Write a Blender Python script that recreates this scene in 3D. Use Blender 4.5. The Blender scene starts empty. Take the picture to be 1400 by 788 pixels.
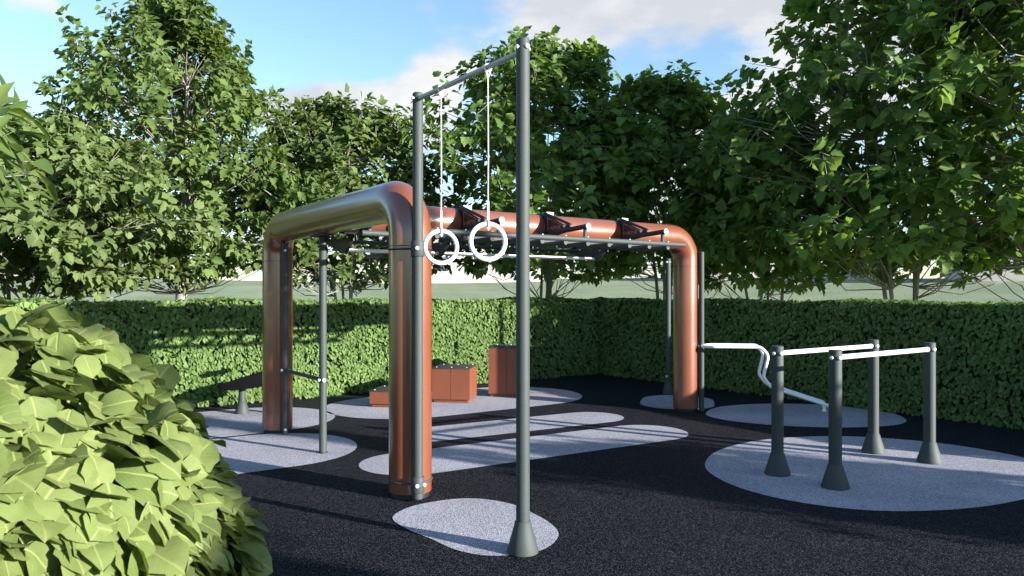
import bpy, bmesh, math, random
import numpy as np
from mathutils import Vector, Matrix

S = bpy.context.scene
COL = S.collection
R = math.radians
rng = np.random.default_rng(11)
random.seed(5)

# ------------------------------------------------------------------ materials
def new_mat(name):
    m = bpy.data.materials.new(name); m.use_nodes = True
    nt = m.node_tree
    b = nt.nodes['Principled BSDF']
    return m, nt, b

def painted(name, col, rough=0.45, metal=0.0, grain=0.0, coat=0.0, bump=0.0, scale=400.0, dirt=0.12):
    m, nt, b = new_mat(name)
    b.inputs['Roughness'].default_value = rough
    b.inputs['Metallic'].default_value = metal
    b.inputs['Coat Weight'].default_value = coat
    b.inputs['Coat Roughness'].default_value = 0.19; b.inputs['Coat IOR'].default_value = 1.68
    tc = nt.nodes.new('ShaderNodeTexCoord')
    n1 = nt.nodes.new('ShaderNodeTexNoise'); n1.inputs['Scale'].default_value = 3.0; n1.inputs['Detail'].default_value = 6
    nt.links.new(tc.outputs['Object'], n1.inputs['Vector'])
    n2 = nt.nodes.new('ShaderNodeTexNoise'); n2.inputs['Scale'].default_value = scale; n2.inputs['Detail'].default_value = 2
    nt.links.new(tc.outputs['Object'], n2.inputs['Vector'])
    def mix(a, fac_socket, lo, hi):
        mr = nt.nodes.new('ShaderNodeMapRange')
        mr.inputs['From Min'].default_value = 0.3; mr.inputs['From Max'].default_value = 0.7
        mr.inputs['To Min'].default_value = lo; mr.inputs['To Max'].default_value = hi
        nt.links.new(fac_socket, mr.inputs['Value'])
        vm = nt.nodes.new('ShaderNodeVectorMath'); vm.operation = 'SCALE'
        if isinstance(a, tuple): vm.inputs[0].default_value = a
        else: nt.links.new(a, vm.inputs[0])
        nt.links.new(mr.outputs[0], vm.inputs['Scale'])
        return vm.outputs[0]
    c = mix(tuple(col), n1.outputs['Fac'], 1 - dirt, 1 + dirt * 0.6)
    if grain: c = mix(c, n2.outputs['Fac'], 1 - grain, 1 + grain)
    nt.links.new(c, b.inputs['Base Color'])
    mr = nt.nodes.new('ShaderNodeMapRange')
    mr.inputs['To Min'].default_value = max(0.02, rough - 0.06); mr.inputs['To Max'].default_value = rough + 0.08
    nt.links.new(n1.outputs['Fac'], mr.inputs['Value']); nt.links.new(mr.outputs[0], b.inputs['Roughness'])
    if bump:
        bp = nt.nodes.new('ShaderNodeBump'); bp.inputs['Strength'].default_value = bump; bp.inputs['Distance'].default_value = 0.002
        nt.links.new(n2.outputs['Fac'], bp.inputs['Height']); nt.links.new(bp.outputs[0], b.inputs['Normal'])
    return m

def crumb(name, base, dark, light, rough, p_light=0.12, p_dark=0.2, scale=150.0):
    """bonded rubber crumb: voronoi granules with random tones"""
    m, nt, b = new_mat(name)
    tc = nt.nodes.new('ShaderNodeTexCoord')
    v = nt.nodes.new('ShaderNodeTexVoronoi'); v.inputs['Scale'].default_value = scale
    nt.links.new(tc.outputs['Object'], v.inputs['Vector'])
    sep = nt.nodes.new('ShaderNodeSeparateColor'); nt.links.new(v.outputs['Color'], sep.inputs[0])
    cr = nt.nodes.new('ShaderNodeValToRGB'); cr.color_ramp.interpolation = 'CONSTANT'
    e = cr.color_ramp.elements
    e[0].position = 0; e[0].color = (*dark, 1)
    e[1].position = p_dark; e[1].color = (*base, 1)
    x = e.new(1 - p_light); x.color = (*light, 1)
    mid = tuple(0.6 * a + 0.4 * c for a, c in zip(base, light))
    x = e.new(1 - p_light * 2.6); x.color = (*mid, 1)
    nt.links.new(sep.outputs[0], cr.inputs[0])
    n = nt.nodes.new('ShaderNodeTexNoise'); n.inputs['Scale'].default_value = 0.9; n.inputs['Detail'].default_value = 7; n.inputs['Roughness'].default_value = 0.62
    nt.links.new(tc.outputs['Object'], n.inputs['Vector'])
    mr = nt.nodes.new('ShaderNodeMapRange'); mr.inputs['From Min'].default_value = 0.3; mr.inputs['From Max'].default_value = 0.7
    mr.inputs['To Min'].default_value = 0.82; mr.inputs['To Max'].default_value = 1.12
    nt.links.new(n.outputs['Fac'], mr.inputs['Value'])
    vm = nt.nodes.new('ShaderNodeVectorMath'); vm.operation = 'SCALE'
    nt.links.new(cr.outputs[0], vm.inputs[0]); nt.links.new(mr.outputs[0], vm.inputs['Scale'])
    nt.links.new(vm.outputs[0], b.inputs['Base Color'])
    b.inputs['Roughness'].default_value = rough
    b.inputs['Specular IOR Level'].default_value = 0.07
    bp = nt.nodes.new('ShaderNodeBump'); bp.inputs['Strength'].default_value = 0.55; bp.inputs['Distance'].default_value = 0.004
    nt.links.new(v.outputs['Distance'], bp.inputs['Height']); nt.links.new(bp.outputs[0], b.inputs['Normal'])
    return m

def leaf_mat(name, c0, c1, trans=0.3, rough=0.5, vein=False, spec=0.4, tcol=None):
    m, nt, b = new_mat(name)
    g = nt.nodes.new('ShaderNodeNewGeometry')
    cr = nt.nodes.new('ShaderNodeValToRGB')
    cr.color_ramp.elements[0].color = (*c0, 1); cr.color_ramp.elements[1].color = (*c1, 1)
    nt.links.new(g.outputs['Random Per Island'], cr.inputs[0])
    col = cr.outputs[0]
    tc = nt.nodes.new('ShaderNodeTexCoord')
    n = nt.nodes.new('ShaderNodeTexNoise'); n.inputs['Scale'].default_value = 22.0 if vein else 1.2; n.inputs['Detail'].default_value = 4
    nt.links.new(tc.outputs['Object'], n.inputs['Vector'])
    mr = nt.nodes.new('ShaderNodeMapRange'); mr.inputs['From Min'].default_value = 0.3; mr.inputs['From Max'].default_value = 0.7
    mr.inputs['To Min'].default_value = 0.82; mr.inputs['To Max'].default_value = 1.14
    nt.links.new(n.outputs['Fac'], mr.inputs['Value'])
    vm = nt.nodes.new('ShaderNodeVectorMath'); vm.operation = 'SCALE'
    nt.links.new(col, vm.inputs[0]); nt.links.new(mr.outputs[0], vm.inputs['Scale'])
    col = vm.outputs[0]
    if vein:
        uv = nt.nodes.new('ShaderNodeUVMap'); uv.uv_map = 'leaf'
        sx = nt.nodes.new('ShaderNodeSeparateXYZ'); nt.links.new(uv.outputs[0], sx.inputs[0])
        ab = nt.nodes.new('ShaderNodeMath'); ab.operation = 'ABSOLUTE'; nt.links.new(sx.outputs['Y'], ab.inputs[0])
        mid = nt.nodes.new('ShaderNodeMapRange'); mid.inputs['From Min'].default_value = 0.0; mid.inputs['From Max'].default_value = 0.035
        mid.inputs['To Min'].default_value = 1.0; mid.inputs['To Max'].default_value = 0.0
        nt.links.new(ab.outputs[0], mid.inputs['Value'])
        # side veins: bands of (x - |y|)
        sb = nt.nodes.new('ShaderNodeMath'); sb.operation = 'SUBTRACT'; nt.links.new(sx.outputs['X'], sb.inputs[0]); nt.links.new(ab.outputs[0], sb.inputs[1])
        ml = nt.nodes.new('ShaderNodeMath'); ml.operation = 'MULTIPLY'; ml.inputs[1].default_value = 7.0; nt.links.new(sb.outputs[0], ml.inputs[0])
        fr = nt.nodes.new('ShaderNodeMath'); fr.operation = 'PINGPONG'; fr.inputs[1].default_value = 0.5; nt.links.new(ml.outputs[0], fr.inputs[0])
        sv = nt.nodes.new('ShaderNodeMapRange'); sv.inputs['From Min'].default_value = 0.0; sv.inputs['From Max'].default_value = 0.07
        sv.inputs['To Min'].default_value = 0.45; sv.inputs['To Max'].default_value = 0.0
        nt.links.new(fr.outputs[0], sv.inputs['Value'])
        mx = nt.nodes.new('ShaderNodeMath'); mx.operation = 'MAXIMUM'; nt.links.new(mid.outputs[0], mx.inputs[0]); nt.links.new(sv.outputs[0], mx.inputs[1])
        mc = nt.nodes.new('ShaderNodeMix'); mc.data_type = 'RGBA'
        nt.links.new(mx.outputs[0], mc.inputs['Factor']); nt.links.new(col, mc.inputs['A'])
        mc.inputs['B'].default_value = (c1[0] * 1.45, c1[1] * 1.35, c1[2] * 1.45, 1)
        col = mc.outputs['Result']
        bp = nt.nodes.new('ShaderNodeBump'); bp.inputs['Strength'].default_value = 0.5; bp.inputs['Distance'].default_value = 0.002
        bp.invert = True
        nt.links.new(mx.outputs[0], bp.inputs['Height']); nt.links.new(bp.outputs[0], b.inputs['Normal'])
    nt.links.new(col, b.inputs['Base Color'])
    b.inputs['Roughness'].default_value = rough
    b.inputs['Specular IOR Level'].default_value = spec
    tr = nt.nodes.new('ShaderNodeBsdfTranslucent')
    tv = nt.nodes.new('ShaderNodeVectorMath'); tv.operation = 'MULTIPLY'; tv.inputs[1].default_value = tcol or (1.5, 1.5, 0.6)
    nt.links.new(col, tv.inputs[0]); nt.links.new(tv.outputs[0], tr.inputs['Color'])
    ms = nt.nodes.new('ShaderNodeMixShader'); ms.inputs[0].default_value = trans
    nt.links.new(b.outputs[0], ms.inputs[1]); nt.links.new(tr.outputs[0], ms.inputs[2])
    nt.links.new(ms.outputs[0], nt.nodes['Material Output'].inputs['Surface'])
    return m

M_orange = painted('orange_powder_coat', (0.165, 0.050, 0.023), 0.30, coat=.9, dirt=0.05)
M_panel = painted('orange_hpl_panel', (0.155, 0.047, 0.023), 0.45, dirt=0.08)
M_grey = painted('grey_structured_paint', (0.031, 0.040, 0.039), 0.66, grain=0.25, bump=0.35, scale=260, dirt=0.08)
M_bar = painted('lightened_grey_bar', (0.34, 0.36, 0.355), 0.4)  # grey ring bar: light along its top is put into the paler base colour
M_black = painted('black_steel', (0.010, 0.010, 0.011), 0.55, dirt=0.2)
M_vinyl = painted('black_vinyl', (0.006, 0.006, 0.0065), 0.8); M_vinyl.node_tree.nodes['Principled BSDF'].inputs['Specular IOR Level'].default_value = .12
M_blacktop = painted('black_rubber_top', (0.03, 0.031, 0.034), 0.6, grain=0.3, bump=0.3, scale=300)
M_white = painted('white_powder_coat', (0.80, 0.81, 0.81), 0.35, dirt=0.05)
M_rope = painted('white_rope', (0.75, 0.75, 0.72), 0.7, grain=0.2, scale=150)
M_bolt = painted('steel_bolt', (0.72, 0.73, 0.72), 0.3, metal=0.35)
M_tag = painted('pale_grey_plate', (0.55, 0.57, 0.56), 0.4)
M_line = painted('orange_print', (0.55, 0.16, 0.07), 0.5, dirt=0.05)
M_rubber = crumb('dark_rubber_crumb', (0.006, 0.006, 0.009), (0.0025, 0.0025, 0.004), (0.062, 0.062, 0.075), 0.72)
M_pale = crumb('pale_rubber_crumb', (0.29, 0.285, 0.325), (0.18, 0.178, 0.22), (0.44, 0.43, 0.475), 0.75, scale=130, p_light=0.2, p_dark=0.25)
M_hedge = leaf_mat('hedge_leaf', (0.082, 0.145, 0.04), (0.148, 0.22, 0.068), 0.28, 0.6, spec=.2)
M_bush = leaf_mat('bush_leaf', (0.105, 0.145, 0.04), (0.17, 0.208, 0.066), 0.25, 0.6, vein=True, spec=0.18, tcol=(1.3, 1.4, 0.6))
M_core = painted('hedge_twigs', (0.018, 0.026, 0.010), 0.9, grain=0.5, scale=30)
M_leafA = leaf_mat('tree_leaf_mid', (0.065, 0.11, 0.03), (0.13, 0.185, 0.052), 0.42, 0.6, spec=.22)
M_leafB = leaf_mat('tree_leaf_pale', (0.075, 0.115, 0.036), (0.15, 0.20, 0.07), 0.4, 0.6, spec=.2)
M_leafC = leaf_mat('tree_leaf_deep', (0.085, 0.15, 0.04), (0.155, 0.235, 0.06), 0.48, 0.6, spec=.2)
M_bark = painted('grey_bark', (0.26, 0.235, 0.21), 0.85, grain=0.5, bump=0.8, scale=60, dirt=0.35)

def grass_mat():
    m, nt, b = new_mat('mown_grass')
    tc = nt.nodes.new('ShaderNodeTexCoord')
    n = nt.nodes.new('ShaderNodeTexNoise'); n.inputs['Scale'].default_value = 0.25; n.inputs['Detail'].default_value = 9; n.inputs['Roughness'].default_value = 0.7
    nt.links.new(tc.outputs['Object'], n.inputs['Vector'])
    cr = nt.nodes.new('ShaderNodeValToRGB')
    cr.color_ramp.elements[0].position = 0.35; cr.color_ramp.elements[0].color = (0.13, 0.17, 0.085, 1)
    cr.color_ramp.elements[1].position = 0.68; cr.color_ramp.elements[1].color = (0.23, 0.26, 0.15, 1)
    nt.links.new(n.outputs['Fac'], cr.inputs[0]); nt.links.new(cr.outputs[0], b.inputs['Base Color'])
    b.inputs['Roughness'].default_value = 0.9
    n2 = nt.nodes.new('ShaderNodeTexNoise'); n2.inputs['Scale'].default_value = 14; n2.inputs['Detail'].default_value = 5
    nt.links.new(tc.outputs['Object'], n2.inputs['Vector'])
    bp = nt.nodes.new('ShaderNodeBump'); bp.inputs['Strength'].default_value = 0.7; bp.inputs['Distance'].default_value = 0.08
    nt.links.new(n2.outputs['Fac'], bp.inputs['Height']); nt.links.new(bp.outputs[0], b.inputs['Normal'])
    return m
M_grass = grass_mat()
M_gravel = painted('pale_gravel', (0.50, 0.47, 0.43), 0.9, grain=0.2, scale=20)
M_wallp = painted('pale_render', (0.42, 0.39, 0.36), 0.85, grain=0.05, scale=8)
M_roof = painted('grey_roof', (0.32, 0.30, 0.29), 0.8)
M_glass = painted('dark_window', (0.06, 0.07, 0.08), 0.12)

# ------------------------------------------------------------------ object helpers
def link(o, parent=None):
    COL.objects.link(o)
    if parent is not None: o.parent = parent
    return o

def thing(name, label, cat, loc=(0, 0, 0), rotz=0.0, group=None):
    o = bpy.data.objects.new(name, None); link(o)
    o.location = loc; o.rotation_euler = (0, 0, rotz); o.empty_display_size = 0.2
    o['label'] = label; o['category'] = cat
    if group: o['group'] = group
    return o

class MB:
    def __init__(s): s.v = []; s.f = []; s.mi = []
    def add(s, vs, fs, mi=0):
        k = len(s.v); s.v += [tuple(v) for v in vs]
        s.f += [tuple(i + k for i in f) for f in fs]; s.mi += [mi] * len(fs)
        return s
    def tube(s, pts, r, n=20, caps=True, mi=0, rounded=0.0):
        pts = [Vector(p) for p in pts]
        rs = r if isinstance(r, (list, tuple)) else [r] * len(pts)
        rs = list(rs)
        if rounded and len(pts) >= 2:
            d0 = (pts[0] - pts[1]).normalized(); d1 = (pts[-1] - pts[-2]).normalized()
            pts = [pts[0] + d0 * 0.0] + [pts[0] - d0 * rounded] + pts[1:-1] + [pts[-1] - d1 * rounded] + [pts[-1]]
            rs = [rs[0] - rounded] + [rs[0]] + rs[1:-1] + [rs[-1]] + [rs[-1] - rounded]
        T = []
        for i in range(len(pts)):
            a = pts[max(i - 1, 0)]; b = pts[min(i + 1, len(pts) - 1)]
            if 0 < i < len(pts) - 1:
                d = (pts[i] - a).normalized() + (b - pts[i]).normalized()
            else: d = b - a
            T.append(d.normalized())
        up = Vector((0, 0, 1)) if abs(T[0].z) < 0.9 else Vector((1, 0, 0))
        nrm = (up - T[0] * up.dot(T[0])).normalized()
        vs = []
        for i, p in enumerate(pts):
            nrm = (nrm - T[i] * nrm.dot(T[i])).normalized(); bn = T[i].cross(nrm)
            for k in range(n):
                a = 2 * math.pi * k / n
                vs.append(p + (nrm * math.cos(a) + bn * math.sin(a)) * rs[i])
        fs = []
        for i in range(len(pts) - 1):
            for k in range(n):
                fs.append((i * n + k, i * n + (k + 1) % n, (i + 1) * n + (k + 1) % n, (i + 1) * n + k))
        if caps:
            fs.append(tuple(range(n - 1, -1, -1))); fs.append(tuple(range((len(pts) - 1) * n, len(pts) * n)))
        return s.add(vs, fs, mi)
    def lathe(s, prof, c=(0, 0, 0), n=32, mi=0):
        vs = []; fs = []
        for (r, z) in prof:
            for k in range(n):
                a = 2 * math.pi * k / n; vs.append((c[0] + r * math.cos(a), c[1] + r * math.sin(a), c[2] + z))
        for i in range(len(prof) - 1):
            for k in range(n):
                fs.append((i * n + k, i * n + (k + 1) % n, (i + 1) * n + (k + 1) % n, (i + 1) * n + k))
        fs.append(tuple(range(n - 1, -1, -1))); fs.append(tuple(range((len(prof) - 1) * n, len(prof) * n)))
        return s.add(vs, fs, mi)
    def box(s, lo, hi, mi=0):
        x0, y0, z0 = lo; x1, y1, z1 = hi
        return s.add([(x0, y0, z0), (x1, y0, z0), (x1, y1, z0), (x0, y1, z0), (x0, y0, z1), (x1, y0, z1), (x1, y1, z1), (x0, y1, z1)],
                     [(0, 3, 2, 1), (4, 5, 6, 7), (0, 1, 5, 4), (1, 2, 6, 5), (2, 3, 7, 6), (3, 0, 4, 7)], mi)
    def prism(s, poly, axis, d0, d1, mi=0):
        """poly: 2D points; axis 0 -> (y,z) extruded in x; 2 -> (x,y) extruded in z"""
        n = len(poly)
        if axis == 0: vs = [(d0, p[0], p[1]) for p in poly] + [(d1, p[0], p[1]) for p in poly]
        elif axis == 1: vs = [(p[0], d0, p[1]) for p in poly] + [(p[0], d1, p[1]) for p in poly]
        else: vs = [(p[0], p[1], d0) for p in poly] + [(p[0], p[1], d1) for p in poly]
        fs = [tuple(range(n - 1, -1, -1)), tuple(range(n, 2 * n))] + [(i, (i + 1) % n, n + (i + 1) % n, n + i) for i in range(n)]
        return s.add(vs, fs, mi)
    def torus(s, c, ax_a, ax_b, Rr, r, n=48, m=14, mi=0):
        c = Vector(c); a = Vector(ax_a).normalized(); b = Vector(ax_b).normalized(); w = a.cross(b)
        vs = []; fs = []
        for i in range(n):
            t = 2 * math.pi * i / n; d = a * math.cos(t) + b * math.sin(t)
            for k in range(m):
                q = 2 * math.pi * k / m; vs.append(c + d * (Rr + r * math.cos(q)) + w * r * math.sin(q))
        for i in range(n):
            for k in range(m):
                fs.append((i * m + k, ((i + 1) % n) * m + k, ((i + 1) % n) * m + (k + 1) % m, i * m + (k + 1) % m))
        return s.add(vs, fs, mi)
    def build(s, name, mats, parent=None, bevel=0.0, sharp=35, kind=None):
        me = bpy.data.meshes.new(name); me.from_pydata(s.v, [], s.f)
        for m in (mats if isinstance(mats, (list, tuple)) else [mats]): me.materials.append(m)
        me.polygons.foreach_set('material_index', s.mi)
        bm = bmesh.new(); bm.from_mesh(me)
        bmesh.ops.recalc_face_normals(bm, faces=bm.faces)
        if bevel:
            ed = [e for e in bm.edges if len(e.link_faces) == 2 and e.calc_face_angle(0) > R(40)]
            bmesh.ops.bevel(bm, geom=ed, offset=bevel, segments=2, profile=0.6, affect='EDGES', clamp_overlap=True)
        bm.to_mesh(me); bm.free()
        me.shade_smooth(); me.set_sharp_from_angle(angle=R(sharp))
        o = bpy.data.objects.new(name, me); link(o, parent)
        if kind: o['kind'] = kind
        return o

def bolt_mb(p, d, r=0.014, h=0.012):
    """domed cap nut at p pointing along d"""
    p = Vector(p); d = Vector(d).normalized()
    return MB().tube([p - d * 0.004, p + d * h * 0.5, p + d * h * 0.85, p + d * h], [r, r, r * 0.75, r * 0.3], n=12)

def catmull(P, k=8):
    n = len(P); out = []
    for i in range(n):
        p0, p1, p2, p3 = (np.array(P[(i + j - 1) % n]) for j in range(4))
        for q in range(k):
            t = q / k
            out.append(tuple(0.5 * ((2 * p1) + (-p0 + p2) * t + (2 * p0 - 5 * p1 + 4 * p2 - p3) * t * t + (-p0 + 3 * p1 - 3 * p2 + p3) * t ** 3)))
    return out

def arc_path(P, rads, k=8):
    """polyline with rounded corners"""
    P = [Vector(p) for p in P]; out = [P[0]]
    for i in range(1, len(P) - 1):
        r = rads[i - 1]
        a = (P[i - 1] - P[i]); b = (P[i + 1] - P[i])
        ang = a.angle(b); a.normalize(); b.normalize()
        t = r / math.tan(ang / 2)
        s0 = P[i] + a * t; s1 = P[i] + b * t
        c = P[i] + (a + b).normalized() * (r / math.sin(ang / 2))
        u = (s0 - c); w = (s1 - c); tot = u.angle(w); ax = u.cross(w).normalized()
        for q in range(k + 1): out.append(c + Matrix.Rotation(tot * q / k, 3, ax) @ u)
    out.append(P[-1]); return out

# ------------------------------------------------------------------ leaves
def leaf_template(kind):
    if kind == 'maple':
        mid = [(0, 0), (0.5, 0), (1, 0)]
        side = [(0.05, 0.17), (0.25, 0.40), (0.44, 0.27), (0.60, 0.32), (0.79, 0.13)]
        fold = 0.30; droop = 0.16
    elif kind == 'oval':
        mid = [(0, 0), (0.5, 0), (1, 0)]
        side = [(0.12, 0.17), (0.32, 0.30), (0.5, 0.32), (0.70, 0.25), (0.87, 0.12)]
        fold = 0.35; droop = 0.14
    else:  # lance
        mid = [(0, 0), (0.5, 0), (1, 0)]
        side = [(0.15, 0.06), (0.40, 0.14), (0.55, 0.17), (0.72, 0.15), (0.88, 0.07)]
        fold = 0.35; droop = 0.18
    def z(x, y): return fold * abs(y) - droop * x * x
    V = [(x, y, z(x, y)) for x, y in mid] + [(x, y, z(x, y)) for x, y in side] + [(x, -y, z(x, y)) for x, y in side]
    F = [(0, 1, 5, 4, 3), (1, 2, 7, 6, 5), (0, 8, 9, 10, 1), (1, 10, 11, 12, 2)]
    return np.array(V, np.float32), F

def leaf_template_fine():
    """curved, lobed leaf grid for the close bush"""
    xs = [0, 0.12, 0.3, 0.46, 0.62, 0.8, 1.0]
    ws = [0.05, 0.30, 0.46, 0.40, 0.40, 0.24, 0.0]
    V = []; F = []; 
    for x, w in zip(xs, ws):
        for q in (-1, -0.5, 0, 0.5, 1):
            y = q * w; xx = x + (0.05 if abs(q) == 1 and 0.2 < x < 0.9 else 0)
            V.append((xx, y, 0.22 * abs(y) - 0.35 * y * y - 0.26 * x * x + 0.02 * math.sin(9 * x + 4 * q)))
    for i in range(len(xs) - 1):
        for k in range(4):
            a = i * 5 + k; F.append((a, a + 5, a + 6, a + 1))
    return np.array(V, np.float32), F

TEMPL = {k: leaf_template(k) for k in ('maple', 'oval', 'lance')}
TEMPL['fine'] = leaf_template_fine()

def norm(a): return a / np.maximum(np.linalg.norm(a, axis=-1, keepdims=True), 1e-9)

def leaf_mesh(name, pos, d, nrm, size, kind, mat, uv=False, warp=0.0, g=rng):
    V, F = TEMPL[kind]; n = len(pos); k = len(V)
    d = norm(d); nrm = nrm - d * np.sum(nrm * d, 1, keepdims=True); nrm = norm(nrm); s = np.cross(nrm, d)
    T = np.repeat(V[None], n, 0).copy()
    wid = g.uniform(0.8, 1.15, (n, 1)); T[:, :, 1] *= wid
    T[:, :, 2] *= g.uniform(0.3, 1.7, (n, 1))
    if warp: T[:, :, 2] += warp * g.normal(size=(n, 1)) * T[:, :, 1] * T[:, :, 0]
    P = (pos[:, None] + size[:, None, None] * (T[:, :, :1] * d[:, None] + T[:, :, 1:2] * s[:, None] + T[:, :, 2:] * nrm[:, None]))
    co = P.reshape(-1, 3).astype(np.float32)
    tot = np.concatenate([np.array(f) for f in F]); cnt = np.array([len(f) for f in F])
    loops = (np.arange(n)[:, None] * k + tot[None]).reshape(-1).astype(np.int32)
    counts = np.tile(cnt, n); starts = np.concatenate([[0], np.cumsum(counts)[:-1]]).astype(np.int32)
    me = bpy.data.meshes.new(name)
    me.vertices.add(len(co)); me.vertices.foreach_set('co', co.reshape(-1))
    me.loops.add(len(loops)); me.loops.foreach_set('vertex_index', loops)
    me.polygons.add(len(counts)); me.polygons.foreach_set('loop_start', starts)
    me.update(calc_edges=True); me.validate()
    if uv:
        l = me.uv_layers.new(name='leaf')
        uvs = np.tile(V[tot][:, :2], (n, 1)).astype(np.float32)
        l.data.foreach_set('uv', uvs.reshape(-1))
        me.shade_smooth()
    me.materials.append(mat)
    return me

def tree(name, label, loc, H, Rc, mat, seed, base=1.7, ncl=330, per=20, leaf=0.23, kind='maple', stems=4, group='trees behind the hedges',
         taper=1.0, spread=0.5, lean=(0, 0), cat='tree', twig=1.0, trunk_r=0.05):
    g = np.random.default_rng(seed)
    t = thing(name, label, cat, loc, 0, group)
    tb = MB()
    # stems
    nodes = []
    for i in range(stems):
        a = 2 * math.pi * (i + g.uniform(-.3, .3)) / stems
        p = np.array([math.cos(a) * 0.12, math.sin(a) * 0.12, -0.1]); 
        top = np.array([math.cos(a) * Rc * spread * g.uniform(.5, 1), math.sin(a) * Rc * spread * g.uniform(.5, 1), H * g.uniform(.7, .9)])
        if stems == 1 or i == 0: top = np.array([0.1 * Rc, 0, H * 0.92])
        top[:2] += np.array(lean)
        bend = np.array([g.normal() * .15, g.normal() * .15, 0])
        pts = []
        for q in range(9):
            f = q / 8
            w = p * (1 - f) + top * f; w[:2] = p[:2] + (top[:2] - p[:2]) * f ** 1.3
            w = w + bend * math.sin(f * math.pi) + g.normal(size=3) * 0.03 * (q > 0)
            pts.append(w); nodes.append((w, f))
        r0 = trunk_r * g.uniform(.8, 1.15) * (1.6 if stems == 1 else 1)
        tb.tube(pts, [r0 * (1 - .88 * q / 8) for q in range(9)], n=9, caps=True)
    NP = np.array([n[0] for n in nodes])
    ph = g.uniform(0, 6.28, 6)
    def env(h, a):
        # radius fraction of the crown at height fraction h and azimuth a
        e = np.where(h < 0.32, 0.62 + 0.38 * np.sin(h / 0.32 * math.pi / 2), np.cos((h - 0.32) / 0.68 * math.pi / 2) ** (0.62 * taper) )
        lump = 1 + .16 * np.sin(2 * a + ph[0] + 4 * h) + .12 * np.sin(3 * a + ph[1] - 7 * h) + .10 * np.sin(5 * a + ph[2] + 11 * h) 
        return np.maximum(e * lump, 0.06)
    P = []; D = []; N = []; SZ = []
    for c in range(ncl):
        h = .05 + .95 * g.uniform(0, 1) ** .88; a = g.uniform(0, 2 * math.pi)
        rr = Rc * float(env(np.array(h), np.array(a))) * g.uniform(0.05, 1) ** 0.42
        cz = base + (H - base) * h
        c0 = np.array([math.cos(a) * rr + lean[0] * h, math.sin(a) * rr + lean[1] * h, cz])
        # parent node: near and lower
        dd = np.linalg.norm(NP - c0, axis=1) + np.where(NP[:, 2] > c0[2] - 0.15, 2.0, 0)
        j = int(np.argmin(dd)); p0 = NP[j]
        out = norm(c0 - p0 + np.array([math.cos(a) * .3, math.sin(a) * .3, 0.0]))
        L = g.uniform(.45, .95) * twig
        tdir = norm(out + g.normal(size=3) * .45 + np.array([0, 0, 0.15]))
        if h > 0.75: tdir = norm(tdir + np.array([0, 0, 0.8]))
        tip = c0 + tdir * L * .7; st = c0 - tdir * L * .3
        mid = (p0 + st) / 2 + g.normal(size=3) * .08 + np.array([0, 0, -.08])
        tb.tube([p0, mid, st, tip], [0.014, 0.010, 0.007, 0.003], n=5, caps=False)
        m = int(per * g.uniform(.6, 1.4))
        f = g.uniform(0, 1, m)
        side = norm(np.cross(tdir, g.normal(size=(m, 3))))
        pos = st + (tip - st) * f[:, None] + side * g.uniform(0.03, .16, (m, 1))
        dl = side * 0.9 + tdir * 0.55 + np.array([0, 0, -0.35]) + g.normal(size=(m, 3)) * .3
        nl = np.array([0, 0, 0.95]) + norm(np.array([c0[0], c0[1], 0.3]))[None] * .7 + g.normal(size=(m, 3)) * .36
        P.append(pos); D.append(dl); N.append(nl); SZ.append(leaf * g.uniform(.6, 1.25, m))
    me = leaf_mesh('crown', np.concatenate(P), np.concatenate(D), np.concatenate(N), np.concatenate(SZ), kind, mat, warp=.5, g=g)
    o = bpy.data.objects.new('crown', me); link(o, t)
    tb.build('trunk', M_bark, t, sharp=60)
    return t

# ------------------------------------------------------------------ frame of the gym
MX, MY = -1.878, 7.725
ANG = R(35.1)
UX, UY = math.cos(ANG), math.sin(ANG)
def W(t, v, z=0.0): return (MX + UX * t - UY * v, MY + UY * t + UX * v, z)

# ------------------------------------------------------------------ setting: ground
def build_ground():
    rad = [0, 6, 12, 15, 17, 19, 21, 24, 28, 33, 40, 48, 58, 70, 90, 130, 200, 320, 600]
    n = 96; vs = [(1.0, 6.0, -0.03)]; fs = []
    def hz(x, y, r):
        if r <= 17: return -0.03
        s = min(1, (r - 17) / 46); s = s * s * (3 - 2 * s)
        k = 3.0 * s + 0.25 * s * math.sin(x * .11) * math.cos(y * .09)
        return k - 0.03
    for i, r in enumerate(rad[1:]):
        for k in range(n):
            a = 2 * math.pi * k / n; x = 1 + r * math.cos(a); y = 6 + r * math.sin(a)
            vs.append((x, y, hz(x, y, r)))
    for k in range(n): fs.append((0, 1 + k, 1 + (k + 1) % n))
    for i in range(len(rad) - 2):
        for k in range(n):
            a = 1 + i * n; fs.append((a + k, a + n + k, a + n + (k + 1) % n, a + (k + 1) % n))
    m = MB(); m.add(vs, fs); m.build('ground', M_grass, kind='structure', sharp=180)
build_ground()

HV, HU = 4.40, 7.62       # inner faces of the two hedges in the gym frame
fl = MB()
q = [W(-12, HV + .5, 0), W(HU + .5, HV + .5, 0), W(HU + .5, -12, 0), W(-12, -12, 0)]
fl.add(q, [(0, 3, 2, 1)]); fl.build('rubber_floor', M_rubber, kind='structure')

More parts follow.
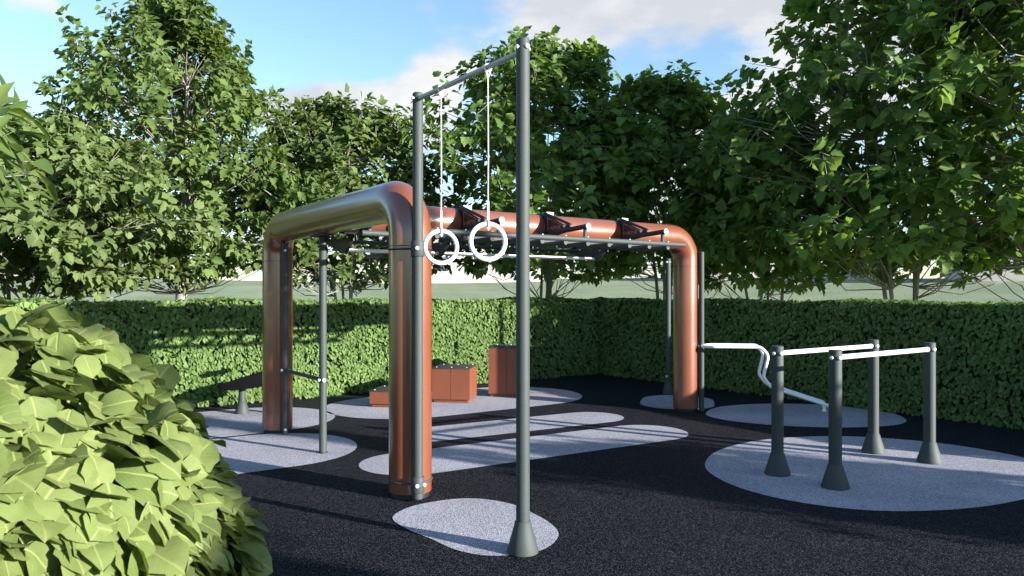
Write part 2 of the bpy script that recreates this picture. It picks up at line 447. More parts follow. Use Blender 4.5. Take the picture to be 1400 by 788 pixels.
def sheet(name, pts, z=0.004):
    m = MB(); m.add([(p[0], p[1], z) for p in pts], [tuple(range(len(pts)))])
    o = m.build(name, M_pale, kind='structure')
    if o.data.polygons[0].normal.z < 0: o.data.flip_normals()
    return o
def capsule(a, b, r, n=20):
    a = np.array(a); b = np.array(b); d = norm(b - a); p = np.array([-d[1], d[0]]); out = []
    for i in range(n + 1):
        t = math.pi * i / n; out.append(b + r * (p * math.cos(t) + d * math.sin(t)))
    for i in range(n + 1):
        t = math.pi * i / n; out.append(a + r * (-p * math.cos(t) - d * math.sin(t)))
    return [W(*q)[:2] for q in out]
sheet('floor_patch', catmull([(-0.9, 5.6), (-0.87, 5.81), (-0.74, 5.99), (-0.48, 6.14), (-0.24, 6.14), (0.0, 5.99), (0.16, 5.75), (0.28, 5.5), (0.33, 5.26), (0.28, 5.05), (0.18, 4.9), (0.0, 4.82), (-0.19, 4.82), (-0.38, 4.93), (-0.56, 5.14), (-0.75, 5.35)]))
sheet('floor_patch', capsule((0.55, -.72), (3.66, -.90), .515))
sheet('floor_patch', capsule((1.42, .52), (3.86, .33), .445))
sheet('floor_patch', capsule((2.2, 2.74), (4.22, 2.74), 1.17))
sheet('floor_patch', capsule((-1.6, .75), (-.42, .75), .945))
sheet('floor_patch', capsule((-1.2, 2.83), (.02, 2.83), 1.065))
sheet('floor_patch', capsule((5.75, .50), (6.1, .80), .56))
sheet('floor_patch', catmull([(2.73, 10.45), (3.0, 11.02), (3.47, 11.35), (4.07, 11.47), (4.62, 11.40), (5.15, 11.10), (5.4, 10.6), (5.33, 10.05), (5.08, 9.69), (4.73, 9.51), (4.27, 9.43), (3.74, 9.48), (3.23, 9.68), (2.86, 10.0)]))
sheet('floor_patch', catmull([(1.89, 7.25), (2.13, 7.88), (2.56, 8.38), (3.09, 8.71), (3.75, 8.85), (4.31, 8.76), (4.83, 8.46), (5.19, 7.99), (5.33, 7.41), (5.11, 6.82), (4.66, 6.39), (4.06, 6.05), (3.59, 5.87), (3.14, 5.8), (2.76, 5.83), (2.42, 5.99), (2.14, 6.25), (1.93, 6.68)]))

# gravel path over the lawn behind the hedge
pm = MB(); pv = []; pf = []
for i in range(41):
    a = R(20 + 3.2 * i); 
    for r in (21.2, 22.8):
        r2 = r + 1.2 * math.sin(a * 3)
        x = 1 + r2 * math.cos(a); y = 6 + r2 * math.sin(a)
        s = max(0, (r2 - 17) / 46); s = s * s * (3 - 2 * s)
        pv.append((x, y, 3.0 * s + 0.10))
for i in range(40): pf.append((2 * i, 2 * i + 1, 2 * i + 3, 2 * i + 2))
pm.add(pv, pf); pm.build('path', M_gravel, kind='structure')

# ------------------------------------------------------------------ clipped hedges
def hedge(label, u0, u1, v0, v1, H, seed, dens=1250, leaf=0.075):
    g = np.random.default_rng(seed)
    c = W((u0 + u1) / 2, (v0 + v1) / 2)
    t = thing('clipped_hedge', label, 'hedge', c, ANG, None)
    a = (u1 - u0) / 2; b = (v1 - v0) / 2
    m = MB()
    # twiggy core with a slightly uneven face
    nx = max(2, int(2 * a / .25)); 
    m.box((-a + .10, -b + .10, 0), (a - .10, b - .10, H - .10))
    m.build('inner_growth', M_core, t)
    P = []; N = []
    def face(n, f):
        p, nn = f(n); P.append(p); N.append(nn)
    def rnd(n): return g.uniform(-1, 1, n)
    for sgn in (-1, 1):
        n = int(dens * (1 if (sgn < 0) == (a > b) or b > a and sgn > 0 else .3) * 2 * a * H); x = rnd(n) * a; z = g.uniform(0.0, H, n)
        P.append(np.stack([x, np.full(n, sgn * b), z], 1)); N.append(np.tile([0, sgn, 0], (n, 1)))
        n = int(dens * (1 if b > a and sgn < 0 else .3) * 2 * b * H); y = rnd(n) * b; z = g.uniform(0.0, H, n)
        P.append(np.stack([np.full(n, sgn * a), y, z], 1)); N.append(np.tile([sgn, 0, 0], (n, 1)))
    n = int(dens * 4 * a * b); P.append(np.stack([rnd(n) * a, rnd(n) * b, np.full(n, H)], 1)); N.append(np.tile([0, 0, 1], (n, 1)))
    P = np.concatenate(P).astype(float); N = np.concatenate(N).astype(float); n = len(P)
    # gentle undulation of the clipped face and depth scatter
    und = .022 * np.sin(P[:, 0] * 2.1 + seed) + .02 * np.sin(P[:, 1] * 2.3 + P[:, 2] * 3.1 + 1) + .014 * np.sin(P[:, 0] * 5.3 + P[:, 2] * 4)
    P += N * (und - g.exponential(.03, n) + .015)[:, None]
    dn = np.array([0, 0, -1.0])
    D = dn * .75 + N * .5 + g.normal(size=(n, 3)) * .42
    D = np.where(N[:, 2:3] > .5, N * .25 + g.normal(size=(n, 3)) * np.array([1, 1, .3]), D)
    NN = N * .95 + np.array([0, 0, .4]) + g.normal(size=(n, 3)) * .27
    sz = leaf * g.uniform(.6, 1.3, n)
    P = P - norm(D) * (sz * .4)[:, None]
    P[:, 2] = np.maximum(P[:, 2], 0.06)
    me = leaf_mesh('foliage', P, D, NN, sz, 'oval', M_hedge, warp=.4, g=g)
    o = bpy.data.objects.new('foliage', me); link(o, t)
hedge('clipped hedge in sunlight behind the wooden boxes, dark shade along its top', -6.5, HU + .85, HV, HV + .85, 1.58, 3)
hedge('clipped hedge in deep shade behind the low parallel bars on the right', HU, HU + .85, -8.5, HV - .05, 1.58, 4)

# ------------------------------------------------------------------ near round bush
def near_bush():
    g = np.random.default_rng(21)
    c = (-1.30, 1.47, 0)
    t = thing('round_bush', 'big bright green rounded bush filling the near left corner', 'bush', c)
    n = 6200
    th = g.uniform(0, 2 * math.pi, n); w = g.uniform(-.3, 1, n)
    s = np.sqrt(1 - w ** 2)
    Nn = np.stack([s * np.cos(th), s * np.sin(th), w], 1)
    rad = np.array([.72, .72, .68]); ctr = np.array([0, 0, .995])
    lump = 1 + .03 * np.sin(5 * th + 3 * w) + .025 * np.sin(9 * th - 6 * w)
    P = ctr + np.stack([Nn[:,0] * s ** -.3, Nn[:,1] * s ** -.3, w], 1) * rad * (lump - g.exponential(.045, n))[:, None]
    # skirt to the ground
    n2 = 3600
    th2 = g.uniform(0, 2 * math.pi, n2); z2 = g.uniform(.06, .92, n2)
    N2 = np.stack([np.cos(th2), np.sin(th2), np.full(n2, -.1)], 1)
    P2 = np.stack([np.cos(th2) * .70, np.sin(th2) * .70, z2], 1)
    P = np.concatenate([P, P2]); Nn = np.concatenate([Nn, N2]); n = len(P)
    D = np.array([0, 0, -1.0]) * .7 + Nn * .75 + g.normal(size=(n, 3)) * .38
    NN = Nn + np.array([0, 0, .45]) + g.normal(size=(n, 3)) * .25
    sz = .083 * g.uniform(.6, 1.25, n)
    P = P - norm(D) * (sz * .35)[:, None]
    P[:, 2] = np.maximum(P[:, 2], .08)
    me = leaf_mesh('foliage', P, D, NN, sz, 'fine', M_bush, uv=True, warp=.5, g=g)
    link(bpy.data.objects.new('foliage', me), t)
    m = MB(); m.lathe([(.5, .0), (.53, .3), (.55, .8), (.53, 1.1), (.42, 1.36), (.22, 1.50), (.02, 1.55)], n=28)
    m.build('inner_growth', M_core, t)
near_bush()

# ------------------------------------------------------------------ the orange gym frame
F = thing('outdoor_gym_frame', 'orange tubular gym frame with overhead ladder, tall grey posts and ring bar', 'gym frame', W(0, 0), ANG)
HP = 1.77; RL = 5.385; BR = 0.18; ZB = 2.51; EL = 0.34
def seam_ring(p0, p1, r): return MB().tube([p0, p1], r, n=40)
# portal: legs + beam (each its own mesh, elbows with the beam)
leg_h = ZB - EL
def leg(y, x=0.0):
    m = MB().tube([(x, y, .045), (x, y, leg_h)], BR, n=48)
    o = m.build('leg', M_orange, F)
    c = MB().lathe([(BR * .9, 0), (BR * .9, .045)], (x, y, .0), n=40); c.build('foot_plate', M_black, o)
    s = MB().lathe([(BR + .0015, 0), (BR + .0015, .006)], (x, y, leg_h - .075), n=48); s.build('joint', M_black, o)
    return o
legN = leg(-HP); legL = leg(HP); legR = leg(0.0, RL)
pth = arc_path([(0, -HP, leg_h), (0, -HP, ZB), (0, HP, ZB), (0, HP, leg_h)], [EL - .02, EL - .02], k=14)
MB().tube(pth, BR, n=48, caps=False).build('beam', M_orange, F)
pth = arc_path([(0.12, 0, ZB), (RL, 0, ZB), (RL, 0, leg_h)], [EL - .02], k=14)
MB().tube(pth, BR, n=48, caps=False).build('beam', M_orange, F)

PR = 0.045
XO = -.042      # the ring posts stand slightly off the portal plane
def bolts(parent, pts):
    for p, d, r in pts: bolt_mb(p, d, r, r * .9).build('bolt', M_bolt, parent)

def cone_base(parent, c, r0=.105, r1=.048, h=.2):
    return MB().lathe([(r0, 0), (r0, .012), (r1 + .004, h), (r1, h + .004)], c, n=36).build('base_cone', M_grey, parent)

# near tall post with flared base
vP1 = -3.45
p1 = MB().tube([(XO, vP1, .15), (XO, vP1, 3.375)], PR, n=32, rounded=.008).build('post', M_grey, F)
cone_base(p1, (XO, vP1, .006), r0=.103)
# post clamped to the near leg
vP2 = -1.985
p2 = MB().tube([(XO, vP2, .02), (XO, vP2, 3.345)], PR - .002, n=32, rounded=.008).build('post', M_grey, F)
ZR = 3.295
for zc in (.14, 2.07):
    MB().lathe([(PR + .007, -.065), (PR + .010, -.06), (PR + .010, .06), (PR + .007, .065)], (XO, vP2, zc), n=32).build('clamp', M_grey, p2)
    bolts(p2, [((XO - .03, vP2 - .045, zc), (-.55, -.8, 0), .017), ((XO + .035, vP2 - .045, zc), (.6, -.8, 0), .017)])
    MB().torus((0, -HP, zc), (1, 0, 0), (0, 1, 0), BR + .003, .008, n=56, m=8).build('strap', M_black if zc > 1 else M_grey, p2)
# ring bar
bar = MB().tube([(XO, vP1 + .02, ZR), (XO, vP2 - .02, ZR)], .0195, n=20).build('ring_bar', M_bar, F)
bolts(bar, [((XO, vP1 - PR, ZR + .02), (0, -1, 0), .017), ((XO - .045, vP1, ZR + .02), (-1, 0, 0), .015), ((XO - .045, vP2, ZR), (-1, 0, 0), .014), ((XO + .045, vP1, ZR + .02), (1, 0, 0), .015)])
# far left posts and the rung between them
vA, vB = 1.485, .245
pa = MB().tube([(0, vA, 0.01), (0, vA, 2.31)], .037, n=28, rounded=.006).build('post', M_grey, F)
pb = MB().tube([(0, vB, 0.01), (0, vB, 2.20)], .040, n=28).build('post', M_grey, F)
MB().lathe([(.05, 0), (.05, .008)], (0, vB, .005), n=28).build('foot_plate', M_black, pb)
MB().tube([(0, vB, 2.16), (0, vB, 2.345)], .043, n=24).build('sleeve', M_black, pb)
m = MB(); m.box((-.05, vB - .17, 2.318), (.05, vB + .17, 2.334)); m.box((-.13, vB - .03, 2.300), (.13, vB + .03, 2.317))
m.build('beam_bracket', M_black, pb, bevel=.004)
rg = MB().tube([(0, vA, .78), (0, vB, .78)], .022, n=18).build('rung', M_grey, F)
bolts(rg, [((-.005, vB - .04, .78), (-.2, -1, 0), .022), ((-.04, vB + .0, .78), (-1, 0, 0), .018), ((-.037, vA, .78), (-1, 0, 0), .02), ((.03, vA - .037, .78), (.3, -1, 0), .018)])
bolts(pa, [((-.01, vA - .037, .07), (-.2, -1, 0), .016), ((-.01, vA - .037, 2.22), (-.2, -1, 0), .016)])

# overhead ladder on brackets
BT = [.29, 1.49, 2.69, 3.96]
VO, VI, ZL = -.90, -.30, 2.325
def text_mesh(body, size):
    c = bpy.data.curves.new('txt', 'FONT'); c.body = body; c.size = size; c.extrude = .0012; c.align_x = 'LEFT'; c.resolution_u = 3
    o = bpy.data.objects.new('txt', c); COL.objects.link(o)
    dg = bpy.context.evaluated_depsgraph_get(); me = bpy.data.meshes.new_from_object(o.evaluated_get(dg))
    bpy.data.objects.remove(o); bpy.data.curves.remove(c); return me
txt = text_mesh('E-ARTUR', .062); txt.name = 'lettering'; txt.materials.clear(); txt.materials.append(M_line)
for t in BT:
    # gusset plate in the vertical plane across the beam
    m = MB()
    m.prism([(-.10, 2.70), (-.17, 2.675), (-.50, 2.535), (-.64, 2.505), (-.64, 2.44), (-.36, 2.40), (-.22, 2.285), (-.10, 2.27)], 0, t - .006, t + .006)
    m.prism([(.10, 2.70), (.17, 2.675), (.50, 2.535), (.64, 2.505), (.64, 2.44), (.36, 2.40), (.22, 2.285), (.10, 2.27)], 0, t - .006, t + .006)
    # raised rim along the sloping edge
    m.tube([(t, -.14, 2.693), (t, -.18, 2.682), (t, -.64, 2.515)], .018, n=10)
    m.tube([(t, .14, 2.693), (t, .18, 2.682), (t, .64, 2.515)], .018, n=10)
    br = m.build('bracket', M_black, F)
    MB().tube([(t - .022, 0, ZB), (t + .022, 0, ZB)], BR + .006, n=48).build('strap', M_black, br)
    for y0, y1, ze in ((-.2, -.95, 2.475), (.2, .95, 2.475)):
        a = MB().tube([(t, y0, 2.44), (t, y1, ze)], .030, n=20).build('arm', M_black, br)
        d = Vector((0, y1 - y0, ze - 2.44)).normalized()
        MB().tube([Vector((t, y1, ze)) - d * .002, Vector((t, y1, ze)) + d * .012, Vector((t, y1, ze)) + d * .018], [.034, .034, .022], n=20).build('end_cap', M_white, br)
    m = MB(); m.box((t + .024, -.15, 2.645), (t + .135, -.055, 2.712)); m.build('clamp_block', M_tag, br, bevel=.004)
    # printed lines and lettering on the face that looks along the beam
    x = t - .008
    def strip(a, b, w=.006):
        a = Vector((x, *a)); b = Vector((x, *b)); d = (b - a).normalized(); nn = Vector((1, 0, 0)).cross(d) * w / 2
        k = [a - nn, b - nn, b + nn, a + nn]
        return [(p.x - .0005, p.y, p.z) for p in k] + [(p.x + .0015, p.y, p.z) for p in k]
    BX = [(0, 3, 2, 1), (4, 5, 6, 7), (0, 1, 5, 4), (1, 2, 6, 5), (2, 3, 7, 6), (3, 0, 4, 7)]
    m = MB()
    for a, b in [((-.205, 2.63), (-.29, 2.597)), ((-.315, 2.588), (-.39, 2.558)), ((-.41, 2.55), (-.52, 2.508)), ((-.205, 2.63), (-.20, 2.33)), ((-.36, 2.452), (-.52, 2.484))]:
        m.add(strip(a, b), BX)
    m.build('printed_lines', M_line, br)
    o = bpy.data.objects.new('lettering', txt); link(o, br)
    o.matrix_local = Matrix(((0, 0, -1, t - .0085), (-1, 0, 0, -.215), (0, 1, 0, 2.478), (0, 0, 0, 1)))
    bolt_mb((t - .006, -.535, 2.505), (-1, 0, 0), .02, .014).build('bolt', M_bolt, br)
    # drop tubes to the ladder rails and the plate that carries the rear bars
    for vv in (VO, VI):
        MB().tube([(t, vv, ZL), (t, vv, 2.47)], .022, n=16).build('drop_tube', M_grey, br)
    MB().tube([(t, .86, ZL - .01), (t, .86, 2.47)], .022, n=16).build('drop_tube', M_grey, br)
    m = MB(); m.prism([(.14, 2.315), (.86, 2.315), (.86, 2.285), (.41, 2.15), (.31, 2.15), (.14, 2.285)], 0, t - .02, t + .02)
    m.build('hanger_plate', M_black, br, bevel=.004)
T0, T1 = .2, 4.36
MB().tube([(T0, VO, ZL), (T1, VO, ZL)], .030, n=24, rounded=.005).build('rail', M_grey, F)
MB().tube([(T0, VI, ZL), (T1 - .15, VI, ZL)], .030, n=24, rounded=.005).build('rail', M_grey, F)
MB().tube([(BT[0], .80, ZL - .015), (BT[3], .80, ZL - .015)], .022, n=20).build('rail', M_grey, F)
MB().tube([(BT[0], .36, 2.183), (BT[3], .36, 2.183)], .020, n=20).build('grip_bar', M_white, F)
nr = 12
for i in range(nr):
    t = .42 + i * (T1 - .3 - .42) / (nr - 1)
    r = MB().tube([(t, VO, ZL - .045), (t + .05, VI, ZL - .045)], .026, n=16).build('rung', M_grey, F)
    b = bolt_mb((t, VO, ZL + .029), (0, 0, 1), .009, .009); b2 = bolt_mb((t + .05, VI, ZL - .072), (0, 0, -1), .006, .006)
    b.build('bolt', M_bolt, r); b2.build('bolt', M_bolt, r)
m = MB()

# ------------------------------------------------------------------ gymnastic rings
def ring(v, drop, label, tw):
    c = W(XO, v, ZR)
    t = thing('gymnastic_ring', label, 'ring', c, ANG + R(tw), 'gymnastic rings hanging from the bar')
    Rr, r = .125, .0165
    MB().torus((0, 0, -drop), (1, 0, 0), (0, 0, 1), Rr, r, n=64, m=16).build('ring_hoop', M_white, t)
    MB().tube([(0, 0, -.06), (0.002, 0, -drop * .5), (0, 0, -drop + Rr + .01)], .004, n=8).build('rope', M_rope, t)
    m = MB().torus((0, 0, -.004), (1, 0, 0), (0, 0, 1), .0245, .006, n=24, m=8)
    m.tube([(-.022, 0, -.012), (0, 0, -.075)], .005, n=8); m.tube([(.022, 0, -.012), (0, 0, -.075)], .005, n=8)
    m.build('hanging_loop', M_rope, t)
    m = MB().tube([(0, 0, -drop + Rr + .16), (0, 0, -drop + Rr + .015)], [.0075, .0085], n=10)
    m.torus((0, 0, -drop + Rr), (0, 1, 0), (0, 0, 1), .023, .006, n=24, m=8)
    m.tube([(0, 0, -drop + Rr - .018), (0, 0, -drop + Rr - .03), (0, 0, -drop + Rr - .045)], [.008, .016, .006], n=12)
    m.build('knot', M_rope, t)
LV = vP2 - vP1
ring(vP2 - .262 * LV, 1.232, 'smaller looking white gymnastic ring hanging beside the clamped grey post', -18)
ring(vP2 - .715 * LV, 1.228, 'white gymnastic ring hanging nearest the free standing tall grey post', -18)

# ------------------------------------------------------------------ jump boxes
def jump_box(loc, h, rot, label, s=.6):
    t = thing('jump_box', label, 'box', (loc[0], loc[1], 0.006), rot, 'orange jump boxes')
    k = .03
    MB().box((k, k, 0), (s - k, s - k, .055)).build('plinth', M_panel, t)
    # panels: two per side with a narrow joint
    m = MB(); g = .0008
    top = h - .022
    for (a0, a1) in ((0, s / 2 - g), (s / 2 + g, s)):
        m.box((a0 + .002, 0, .05), (a1 - .002, .018, top)); m.box((a0 + .002, s - .018, .05), (a1 - .002, s, top))
        m.box((0, max(a0, .0205), .05), (.018, min(a1, s - .0205), top)); m.box((s - .018, max(a0, .0205), .05), (s, min(a1, s - .0205), top))
    m.box((.02, .02, .05), (s - .02, s - .02, top - .004))
    m.build('panels', M_panel, t)
    tp = MB().box((-.008, -.008, top + .002), (s + .008, s + .008, h)).build('top_plate', M_blacktop, t, bevel=.004)
    for x in (.06, s / 2, s - .06):
        for y in (.06, s - .06):
            bolt_mb((x, y, h), (0, 0, 1), .011, .009).build('bolt', M_bolt, tp)
ra = R(-8)
jump_box((-2.13, 11.10), .25, ra, 'lowest orange jump box with black top, half hidden by the near orange leg')
jump_box((-1.25, 11.58), .545, ra, 'middle height orange jump box with black top, fully in sunlight')
jump_box((-.39, 12.24), .82, ra, 'tallest orange jump box with black top, behind the tall near grey post')

# ------------------------------------------------------------------ parallel bars
def parallel_bar(a, b, label, r=.055):
    a = np.array(a); b = np.array(b); c = (a + b) / 2; L = np.linalg.norm(b - a); ang = math.atan2(b[1] - a[1], b[0] - a[0])
    t = thing('parallel_bar', label, 'exercise bar', (c[0], c[1], .006), ang, 'waist high parallel bars')
    h = 1.205
    for sx in (-L / 2, L / 2):
        p = MB().tube([(sx, 0, .12), (sx, 0, h)], r, n=32, rounded=.007).build('post', M_grey, t)
        cone_base(p, (sx, 0, 0), r0=.118, r1=r + .002, h=.20)
        sg = 1 if sx > 0 else -1
        bolts(p, [((sx + sg * r, 0, h - .07), (sg, 0, 0), .017), ((sx - .02, -r * .94, h - .07), (-.35, -1, 0), .019)])
    MB().tube([(-L / 2 + r - .01, 0, h - .07), (L / 2 - r + .01, 0, h - .07)], .023, n=20).build('bar', M_white, t)
    for sx in (-L / 2 + r, L / 2 - r):
        MB().tube([(sx - .018, 0, h - .07), (sx + .018, 0, h - .07)], .027, n=20).build('collar', M_white, t)
parallel_bar((2.498, 6.986), (3.87, 7.952), 'white bar on two grey posts, the one nearer the shaded hedge')
parallel_bar((2.835, 6.511), (4.211, 7.486), 'white bar on two grey posts, the one standing closest to the camera side')

# ------------------------------------------------------------------ inclined bars by the right leg
qa = -9.8
Z = thing('inclined_bars', 'pair of bent white bars running down from a thin grey post by the right leg', 'exercise bars', (2.735, 10.715, .006), R(qa))
p = MB().tube([(0, 0, 0), (0, 0, 2.30)], .037, n=28, rounded=.006).build('post', M_grey, Z)
bolts(p, [((-.037, 0, .94), (-1, -.3, 0), .02), ((-.037, 0, .03), (-1, -.3, 0), .014)])
prof = [(0.0, .94), (.80, .94), (.905, .83), (.835, .52), (.94, .385), (1.60, .175), (1.745, .13), (1.745, .0)]
for y0, yy in ((-.035, -.12), (.035, .30)):
    P = [(0.0, y0, .94), (.16, yy, .94)] + [(x, yy, z) for x, z in prof[1:]]
    o = MB().tube(arc_path(P, [.10, .075, .11, .12, .12, .05, .05], k=6), .0235, n=18).build('bent_bar', M_white, Z)
    MB().box((1.745 - .03, yy - .03, 0), (1.745 + .03, yy + .03, .012)).build('foot_plate', M_white, o)
# shaded post with dark foot behind the right leg
t = thing('grey_post', 'slim grey post with flared foot standing half hidden behind the right orange leg', 'post', (2.655, 12.62, .0), 0)
p = MB().tube([(0, 0, .12), (0, 0, 2.30)], .043, n=28, rounded=.006).build('shaft', M_grey, t)
cone_base(p, (0, 0, .004), r0=.10)
bolts(p, [((-.03, -.03, .30), (-.6, -.8, 0), .018), ((-.03, -.03, 2.24), (-.6, -.8, 0), .018)])
MB().torus((0, 0, 2.24), (1, 0, 0), (0, 1, 0), .045, .004, n=32, m=8).build('clamp', M_bolt, p)

# ------------------------------------------------------------------ sit-up bench
t = thing('sit_up_bench', 'black tilted sit-up bench on a grey pedestal behind the left orange leg', 'bench', (-3.835, 10.55, .006), R(-9.8))
p = MB().tube([(0, 0, .12), (0, 0, .40)], .048, n=28).build('pedestal', M_grey, t)
cone_base(p, (0, 0, 0), r0=.10, r1=.05, h=.17)
p = MB().tube([(.55, 0.05, .0), (.55, 0.05, .56)], .048, n=28).build('pedestal', M_grey, t)
m = MB(); m.prism([(-.27, .415), (-.20, .350), (-.02, .340), (.35, .395), (.64, .47), (.66, .665), (.62, .69)], 1, -.20, .20)
m.build('pad', M_vinyl, t, bevel=.018)
MB().tube([(.62, .05, .56), (.60, .05, .84)], .022, n=14).build('stem', M_black, t)
MB().tube([(.60, -.15, .84), (.60, .25, .84)], .035, n=18, rounded=.01).build('foot_roller', M_black, t)
MB().tube([(.28, .05, .80), (.60, .05, .84)], .025, n=14).build('handle', M_black, t)

# ------------------------------------------------------------------ distant low buildings
def gz(x, y):
    r = math.hypot(x - 1, y - 6); s = min(1, max(0, (r - 17) / 46)); s = s * s * (3 - 2 * s)
    return 3.0 * s + 0.25 * s * math.sin(x * .11) * math.cos(y * .09) - .05
def building(cx, cy, w, d, h, rot, label):
    t = thing('low_building', label, 'building', (cx, cy, gz(cx, cy) - .3), R(rot), 'pale buildings beyond the lawn')
    MB().box((-w / 2, -d / 2, 0), (w / 2, d / 2, h)).build('wall', M_wallp, t)
    MB().prism([(-w / 2 - .3, h + .003), (w / 2 + .3, h + .003), (w / 2 + .2, h + .35), (-w / 2 - .2, h + .35)], 1, -d / 2 - .3, d / 2 + .3).build('roof', M_roof, t)
    nw = int(w / 3.2)
    for i in range(nw):
        x = -w / 2 + (i + .5) * w / nw
        f = MB().box((x - .65, -d / 2 - .04, 1.0), (x + .65, -d / 2 + .02, 2.3)).build('window', M_white, t)
        MB().box((x - .58, -d / 2 - .05, 1.07), (x + .58, -d / 2 - .035, 2.23)).build('pane', M_glass, f)
building(-4.5, 64, 13, 7, 3.3, 6, 'low pale building glimpsed between the trunks behind the rings')
building(21, 60, 15, 7, 3.4, -8, 'low pale building glimpsed under the dark trees right of the orange leg')
building(-41, 56, 13, 7, 3.2, 25, 'low pale building glimpsed through leaves at the far left')
building(36, 50, 11, 6, 3.2, -20, 'low pale building glimpsed beneath the rightmost dark tree')

# ------------------------------------------------------------------ trees
tree('leafy_tree', 'tallest tree on the left with pointed top against the blue sky', (-7.25, 15.9, 0), 7.65, 2.8, M_leafA, 31, ncl=470, per=34, leaf=.175, base=1.9, stems=1, trunk_r=.12, spread=.4, taper=1.05)
tree('leafy_tree', 'pale green wide tree in front of the tallest left tree', (-8.4, 13.0, 0), 4.4, 2.6, M_leafB, 32, ncl=420, per=34, leaf=.17, base=1.75, taper=.8)
tree('leafy_tree', 'shorter sunlit tree above the orange portal beam', (-3.9, 17.2, 0), 5.75, 2.4, M_leafA, 33, ncl=380, per=32, leaf=.18, base=1.8, taper=.75, stems=5)
tree('leafy_tree', 'sunlit many stemmed tree directly behind the rings', (0.7, 17.6, 0), 7.3, 2.6, M_leafC, 34, ncl=420, per=27, leaf=.225, base=1.9, taper=.7, stems=5)
tree('leafy_tree', 'half shaded tree behind the long orange beam', (3.6, 17.6, 0), 6.5, 2.3, M_leafC, 35, ncl=380, per=25, leaf=.225, base=1.9, taper=.7, stems=5)
tree('leafy_tree', 'lower shaded tree just left of the dark right hand trees', (5.4, 15.6, 0), 5.3, 2.0, M_leafC, 36, ncl=270, per=20, leaf=.225, base=1.7, taper=.8, stems=4)
tree('leafy_tree', 'tall dark tree behind the waist high bars, cut by the top edge', (7.25, 13.8, 0), 8.4, 2.7, M_leafC, 37, ncl=470, per=19, leaf=.24, base=1.75, taper=.7, stems=5)
tree('leafy_tree', 'dark tree at the far right edge with several close stems', (9.2, 12.6, 0), 8.2, 2.6, M_leafC, 38, ncl=420, per=19, leaf=.24, base=1.8, taper=.7, stems=5)
tree('leafy_tree', 'long leaved branch reaching in from a near tree at the far left edge', (-6.4, 5.9, 0), 4.0, 1.6, M_leafA, 39, ncl=100, per=16, base=2.2, leaf=.32, kind='lance', stems=2, group=None)
# trees further along the right side, outside the picture, that throw the shade
tree('leafy_tree', 'tree outside the right edge shading the dark trees', (13.2, 12.1, 0), 9.0, 2.3, M_leafC, 41, ncl=120, per=20, base=1.8, taper=.6)
tree('leafy_tree', 'tree outside the right edge beyond the shaded hedge', (13.8, 10.2, 0), 8.6, 1.5, M_leafC, 42, ncl=90, per=20, base=2.6, taper=.6)
tree('leafy_tree', 'slim columnar tree outside the right edge beside a low bush', (10.8, 1.27, 0), 6.4, .16, M_leafC, 43, ncl=90, per=20, base=1.2, taper=.3, stems=1, twig=.3, leaf=.15, trunk_r=.05)
tree('leafy_bush', 'low spreading bush outside the right edge shading the waist high bars', (11.0, 1.85, 0), 2.85, 1.05, M_leafC, 45, ncl=330, per=18, base=.6, taper=.25, stems=5, twig=.4, leaf=.15, trunk_r=.03, cat='bush', group=None)
tree('leafy_tree', 'bushy tree behind the viewpoint shading the near floor', (10.8, -3.75, 0), 5.2, 1.45, M_leafC, 44, ncl=240, per=20, base=.8, taper=.5, twig=.5)

# ------------------------------------------------------------------ sun, sky, clouds
SUN_AZ = R(120)      # clockwise from +Y
SUN_EL = R(13.5)
sd = Vector((math.sin(SUN_AZ) * math.cos(SUN_EL), math.cos(SUN_AZ) * math.cos(SUN_EL), math.sin(SUN_EL)))
L = bpy.data.lights.new('sun', 'SUN'); L.energy = 5.0; L.angle = R(.5); L.color = (1.0, .96, .90)
lo = bpy.data.objects.new('sun', L); COL.objects.link(lo)
lo.rotation_euler = (-sd).to_track_quat('-Z', 'Y').to_euler(); lo.location = sd * 60

wd = bpy.data.worlds.new('World'); S.world = wd; wd.use_nodes = True
nt = wd.node_tree; bg = nt.nodes['Background']
sky = nt.nodes.new('ShaderNodeTexSky'); sky.sky_type = 'NISHITA'; sky.sun_disc = False
sky.sun_elevation = SUN_EL; sky.sun_rotation = SUN_AZ; sky.altitude = 100; sky.air_density = 1.0; sky.dust_density = .3; sky.ozone_density = 1.3
tc = nt.nodes.new('ShaderNodeTexCoord')
sx = nt.nodes.new('ShaderNodeSeparateXYZ'); nt.links.new(tc.outputs['Generated'], sx.inputs[0])
def mth(op, a, b=None, c=None):
    n = nt.nodes.new('ShaderNodeMath'); n.operation = op
    for i, q in enumerate((a, b, c)):
        if q is None: continue
        if isinstance(q, (int, float)): n.inputs[i].default_value = q
        else: nt.links.new(q, n.inputs[i])
    return n.outputs[0]
az = mth('ARCTAN2', sx.outputs['X'], sx.outputs['Y']); el = mth('ARCSINE', sx.outputs['Z'])
cv = nt.nodes.new('ShaderNodeCombineXYZ'); nt.links.new(az, cv.inputs[0]); nt.links.new(mth('MULTIPLY', el, 1.9), cv.inputs[1])
def noise(scale, det, off, rough=.55):
    mp = nt.nodes.new('ShaderNodeVectorMath'); mp.operation = 'ADD'; mp.inputs[1].default_value = off; nt.links.new(cv.outputs[0], mp.inputs[0])
    n = nt.nodes.new('ShaderNodeTexNoise'); n.inputs['Scale'].default_value = scale; n.inputs['Detail'].default_value = det; n.inputs['Roughness'].default_value = rough
    nt.links.new(mp.outputs[0], n.inputs['Vector']); return n.outputs['Fac']
big = noise(3.2, 3, (3.1, 1.7, 0)); fine = noise(7.5, 9, (0.4, 5.2, 2.0), .6)
def px(x, y): return math.atan((x - 700) / 1015), math.atan((402 - y) / 1015 * math.cos(math.atan((x - 700) / 1015)))
mask = None
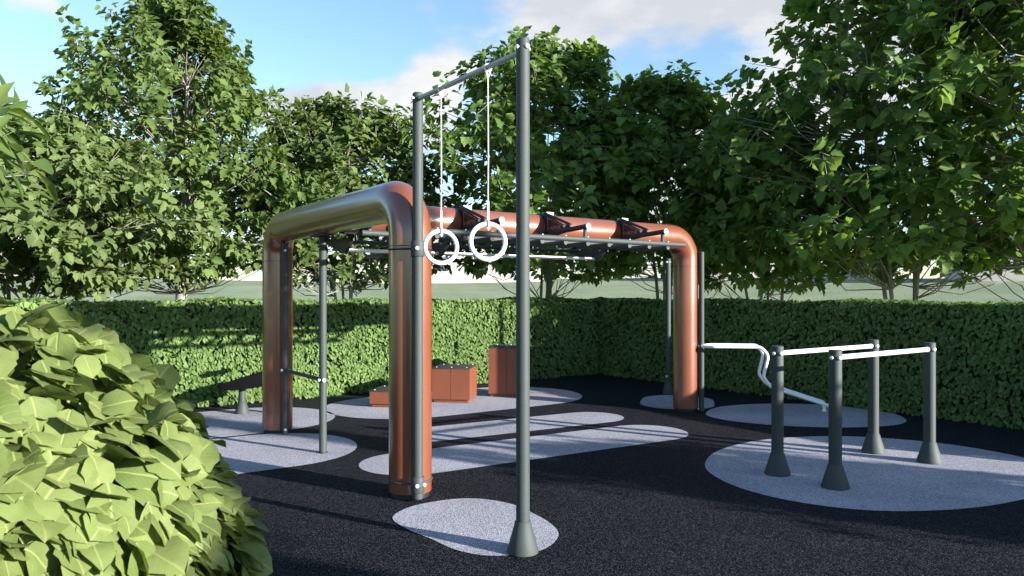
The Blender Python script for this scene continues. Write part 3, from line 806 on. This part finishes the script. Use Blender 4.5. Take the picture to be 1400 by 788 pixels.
for (x, y, rx, ry, s) in [(450, 150, 170, 50, .6), (850, 8, 300, 60, .55), (1010, 165, 110, 55, .6), (60, 5, 110, 25, .45), (600, 100, 60, 40, .45), (1200, 60, 150, 90, .5), (700, 300, 700, 110, .35), (960, 112, 60, 25, -.3), (330, 60, 150, 60, -.3), (520, 60, 70, 45, -.25)]:
    a0, e0 = px(x, y)
    dx = mth('DIVIDE', mth('SUBTRACT', az, a0), rx / 1015); dy = mth('DIVIDE', mth('SUBTRACT', el, e0), ry / 1015)
    r2 = mth('ADD', mth('MULTIPLY', dx, dx), mth('MULTIPLY', dy, dy))
    k = mth('MULTIPLY', mth('EXPONENT', mth('MULTIPLY', r2, -1.0)), s)
    mask = k if mask is None else mth('ADD', mask, k)
dens = mth('ADD', mth('ADD', mth('MULTIPLY', big, .55), mth('MULTIPLY', fine, .75)), mask)
cl = nt.nodes.new('ShaderNodeMapRange'); cl.interpolation_type = 'SMOOTHSTEP'
cl.inputs['From Min'].default_value = .86; cl.inputs['From Max'].default_value = 1.12
nt.links.new(dens, cl.inputs['Value'])
# low pale band towards the horizon
hz = nt.nodes.new('ShaderNodeMapRange'); hz.inputs['From Min'].default_value = .0; hz.inputs['From Max'].default_value = .14; hz.inputs['To Min'].default_value = .45; hz.inputs['To Max'].default_value = .0
nt.links.new(el, hz.inputs['Value'])
cf = mth('MINIMUM', mth('ADD', cl.outputs[0], hz.outputs[0]), .95)
ccol = nt.nodes.new('ShaderNodeMix'); ccol.data_type = 'RGBA'
ccol.inputs['A'].default_value = (2.35, 2.42, 2.6, 1); ccol.inputs['B'].default_value = (3.3, 3.27, 3.22, 1)
sh = nt.nodes.new('ShaderNodeMapRange'); sh.inputs['From Min'].default_value = .42; sh.inputs['From Max'].default_value = .6
nt.links.new(noise(5.0, 6, (7.7, 2.2, 1.0)), sh.inputs['Value']); nt.links.new(sh.outputs[0], ccol.inputs['Factor'])
mx = nt.nodes.new('ShaderNodeMix'); mx.data_type = 'RGBA'
nt.links.new(cf, mx.inputs['Factor']); tint = nt.nodes.new('ShaderNodeVectorMath'); tint.operation = 'MULTIPLY'; tint.inputs[1].default_value = (.88, .98, 1.04)
nt.links.new(sky.outputs[0], tint.inputs[0]); nt.links.new(tint.outputs[0], mx.inputs['A']); nt.links.new(ccol.outputs['Result'], mx.inputs['B'])
nt.links.new(mx.outputs['Result'], bg.inputs['Color'])
bg.inputs['Strength'].default_value = .09

# ------------------------------------------------------------------ camera and view
cam = bpy.data.cameras.new('camera'); co = bpy.data.objects.new('camera', cam); COL.objects.link(co)
co.location = (0, 0, 1.7); co.rotation_euler = (R(90), 0, 0)
cam.sensor_width = 36; cam.lens = 36 * 1015 / 1400; cam.shift_y = 8 / 1400
cam.clip_start = .05; cam.clip_end = 2000
cam.dof.use_dof = True; cam.dof.focus_distance = 8.5; cam.dof.aperture_fstop = 13
S.camera = co
S.view_settings.view_transform = 'Standard'; S.view_settings.look = 'None'; S.view_settings.gamma = 1; S.view_settings.use_curve_mapping = False
S.view_settings.exposure = 1.75
S.render.engine = 'CYCLES'
S.cycles.max_bounces = 8; S.cycles.transparent_max_bounces = 8
